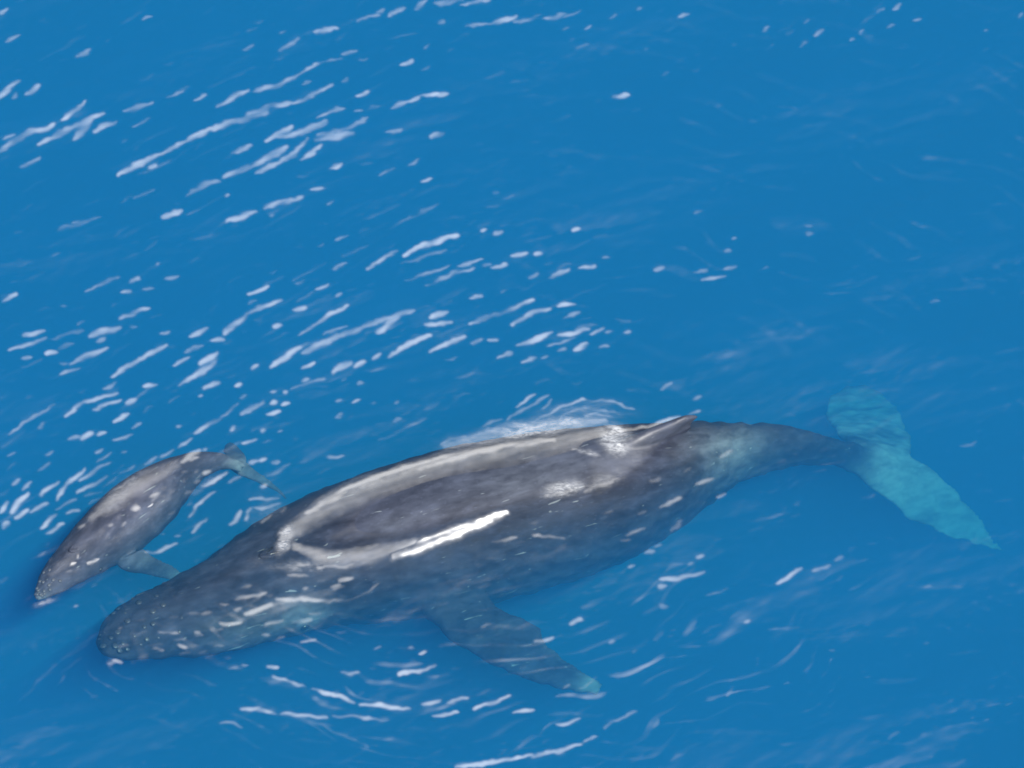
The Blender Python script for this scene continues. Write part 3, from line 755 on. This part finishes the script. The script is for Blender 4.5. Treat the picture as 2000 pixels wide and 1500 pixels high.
# ---- the calf
CALF = [
 (72, 1170, -0.34, 4, 1.2, .8), (82, 1158, -0.35, 13, 1.2, .8), (108, 1131, -0.36, 27, 1.18, .82), (150, 1094, -0.44, 40, 1.12, .9), (200, 1053, -0.51, 54, 1.05, .96),
 (252, 1010, -0.56, 61, 1.03, .98), (300, 970, -0.56, 57, 1.0, 1.0), (345, 934, -0.53, 43, .95, 1.04), (385, 910, -0.46, 28, .9, 1.08), (420, 901, -0.44, 18, .9, 1.08),
 (448, 905, -0.52, 12, 1.0, 1.0), (470, 914, -0.64, 8, 1.3, .7),
]
croot = empty('whale_calf', at(252, 1010, -0.95))
tag(croot, 'small grey whale calf swimming beside the big whale\'s head', 'whale calf')
C = spine(CALF, 80)
cs = Soup()
def calf_ridge(u, p):
    d = math.atan2(math.sin(p - math.pi / 2), math.cos(p - math.pi / 2))
    return 0.07 * math.exp(-(d / 0.2) ** 2) * min(1, u / .06) * (1.0 if u < .28 else 0.35) + (0.05 * math.exp(-((abs(d) - 1.75) / .28) ** 2) if .04 < u < .28 else 0)
cf = body_loft(cs, C, ridge=calf_ridge)
cs.wing([at(436, 909, -.54), at(462, 927, -.78), at(500, 942, -1.05), at(535, 960, -1.3), at(556, 974, -1.45)],
        [at(470, 897, -.60), at(492, 912, -.8), at(518, 931, -1.05), at(545, 954, -1.3), at(562, 972, -1.45)], [.13, .09, .06, .04, .02], n=18)
cs.wing([at(440, 896, -.46), at(438, 886, -.62), at(436, 874, -.82), at(446, 864, -1.0)],
        [at(480, 912, -.56), at(482, 898, -.66), at(474, 882, -.84), at(456, 866, -1.0)], [.13, .09, .05, .02], n=16)
cs.wing([at(222, 1098, -.65), at(244, 1114, -.78), at(280, 1120, -.95), at(322, 1130, -1.15), at(352, 1138, -1.35)],
        [at(280, 1070, -.6), at(300, 1088, -.75), at(325, 1098, -.93), at(348, 1112, -1.15), at(364, 1131, -1.35)], [.2, .14, .10, .06, .02], scallop=.015, n=20, seed=8)
q0 = C[28, :3]; qt, qs, qu = cf[28]
qf = -qs if qs[1] < 0 else qs
def cp(al, out, dn): return q0 + qt * al + qf * out - np.array([0, 0, 1.0]) * dn
cs.wing([cp(-.2, .3, .2), cp(.1, .45, .45), cp(.5, .5, .75), cp(.9, .45, 1.0)], [cp(.25, .3, .2), cp(.4, .45, .4), cp(.7, .5, .7), cp(1.0, .45, 1.0)], [.18, .12, .07, .02], n=16)
def crg(x, dz):
    i = int(np.argmin(abs(to_px(C[:, 0], C[:, 1], C[:, 2])[0] - x)))
    return C[i, :3] + cf[i][2] * (C[i, 4] + dz)
cs.wing([crg(318, -.05), crg(334, .03), crg(350, .08), crg(366, .11)], [crg(372, -.05), crg(370, .0), crg(372, .05), crg(376, .10)], [.14, .1, .06, .02], up=cf[60][1], n=14)
def calf_pale(co):
    x, y = to_px(co[:, 0], co[:, 1], co[:, 2])
    p = 0.45 * blob(465, 908, 24, 18, x, y) + 0.12 * blob(520, 945, 40, 16, x, y, 0.55)
    p = np.maximum(p, 0.3 * blob(354, 1128, 20, 16, x, y)); p = np.maximum(p, 0.12 * blob(290, 1095, 30, 14, x, y))
    p = np.maximum(p, 0.55 * blob(82, 1172, 16, 10, x, y))
    return p
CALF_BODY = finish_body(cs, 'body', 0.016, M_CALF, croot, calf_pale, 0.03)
knc = ellipsoid_mesh('calf_tubercle', 0.035, 0.03, 0.02)
for u in (0.05, 0.09, 0.13, 0.17):
    for d in (-45, -20, 20, 45):
        o = obj('tubercle', knc, M_KNOBC)
        p, nrm, t = surf(C, cf, u + kr.uniform(-.01, .01), 90 + d + kr.uniform(-4, 4), 1.0)
        attach(o, croot, p, nrm, t)
p, nrm, t = surf(C, cf, 0.27, 90, 1.03)
bh = obj('blowhole', blowhole_mesh('calf_blowhole', 0.4), M_CALF); attach(bh, croot, p, nrm, t)
for sgn in (1, -1):
    sl = obj('nostril', ellipsoid_mesh('calf_nostril', 0.06, 0.012, 0.012), M_CALF)
    attach(sl, bh, p + np.cross(nrm, t) * 0.028 * sgn + nrm * 0.008, nrm, t + np.cross(nrm, t) * 0.25 * sgn)
for a in (190, -10):
    p, nrm, t = surf(C, cf, 0.30, a, 1.0)
    ey = obj('eye', ellipsoid_mesh('calf_eye', 0.05, 0.035, 0.03), M_DARK); attach(ey, croot, p, nrm, t)

# ------------------------------------------------------------------ foam washing round the whales
from mathutils.bvhtree import BVHTree
def drape(body, x, y, z):
    me = body.data; off = body.matrix_world
    bvh = BVHTree.FromPolygons([off @ v.co for v in me.vertices], [tuple(p.vertices) for p in me.polygons])
    out = z.copy()
    for i in range(len(x)):
        hit = bvh.ray_cast(Vector((x[i], y[i], 3.0)), Vector((0, 0, -1)), 6.0)[0]
        if hit is not None and hit.z > out[i]: out[i] = hit.z
    return out
def foam(name, label, blobs, body):
    F = np.zeros_like(GX)
    for (px, py, rx, ry, ang, k) in blobs:
        F = np.maximum(F, k * blob(px, py, rx, ry, WX, WY, math.radians(-ang)))
    keep = F > 0.03
    q = keep[:-1, :-1] | keep[1:, :-1] | keep[:-1, 1:] | keep[1:, 1:]
    jj, ii = np.nonzero(q)
    idx = np.stack([jj * NX + ii, jj * NX + ii + 1, (jj + 1) * NX + ii + 1, (jj + 1) * NX + ii], -1)
    uq, inv = np.unique(idx, return_inverse=True)
    fx, fy = GX.ravel()[uq], GY.ravel()[uq]
    co = np.stack([fx, fy, drape(body, fx, fy, H.ravel()[uq]) + 0.014], -1)
    me = new_mesh(name, co.tolist(), inv.reshape(-1, 4).tolist())
    a = me.attributes.new('cover', 'FLOAT', 'POINT')
    a.data.foreach_set('value', np.clip(smooth(0.03, 1.0, F.ravel()[uq]) , 0, 1).astype(np.float32))
    o = obj(name, me, M_FOAM)
    tag(o, label, 'foam', 'stuff')
    return o
bpy.context.view_layer.update()
foam('foam', 'pale foamy wash along the back and dorsal fin of the big whale',
     [(1040, 840, 150, 24, 10, .66), (920, 864, 80, 14, 20, .40), (1130, 795, 100, 18, 5, .26), (1202, 862, 28, 30, 30, 1.3), (1240, 898, 50, 26, 35, .22),
      (1100, 958, 42, 12, 12, .75), (1180, 942, 60, 16, 25, .36), (556, 1055, 14, 30, -20, .8), (590, 1108, 70, 13, 2, .40), (500, 1100, 70, 20, 25, .16), (1330, 880, 60, 34, 20, .16), (1145, 892, 26, 5, -25, .7)], WHALE_BODY)
foam('foam', 'thin pale froth beside the back of the small calf',
     [(235, 965, 80, 18, 42, .36), (290, 1000, 60, 16, 42, .14), (85, 1178, 22, 6, 20, .5), (400, 945, 40, 10, 40, .24), (520, 1000, 50, 24, 20, .20)], CALF_BODY)
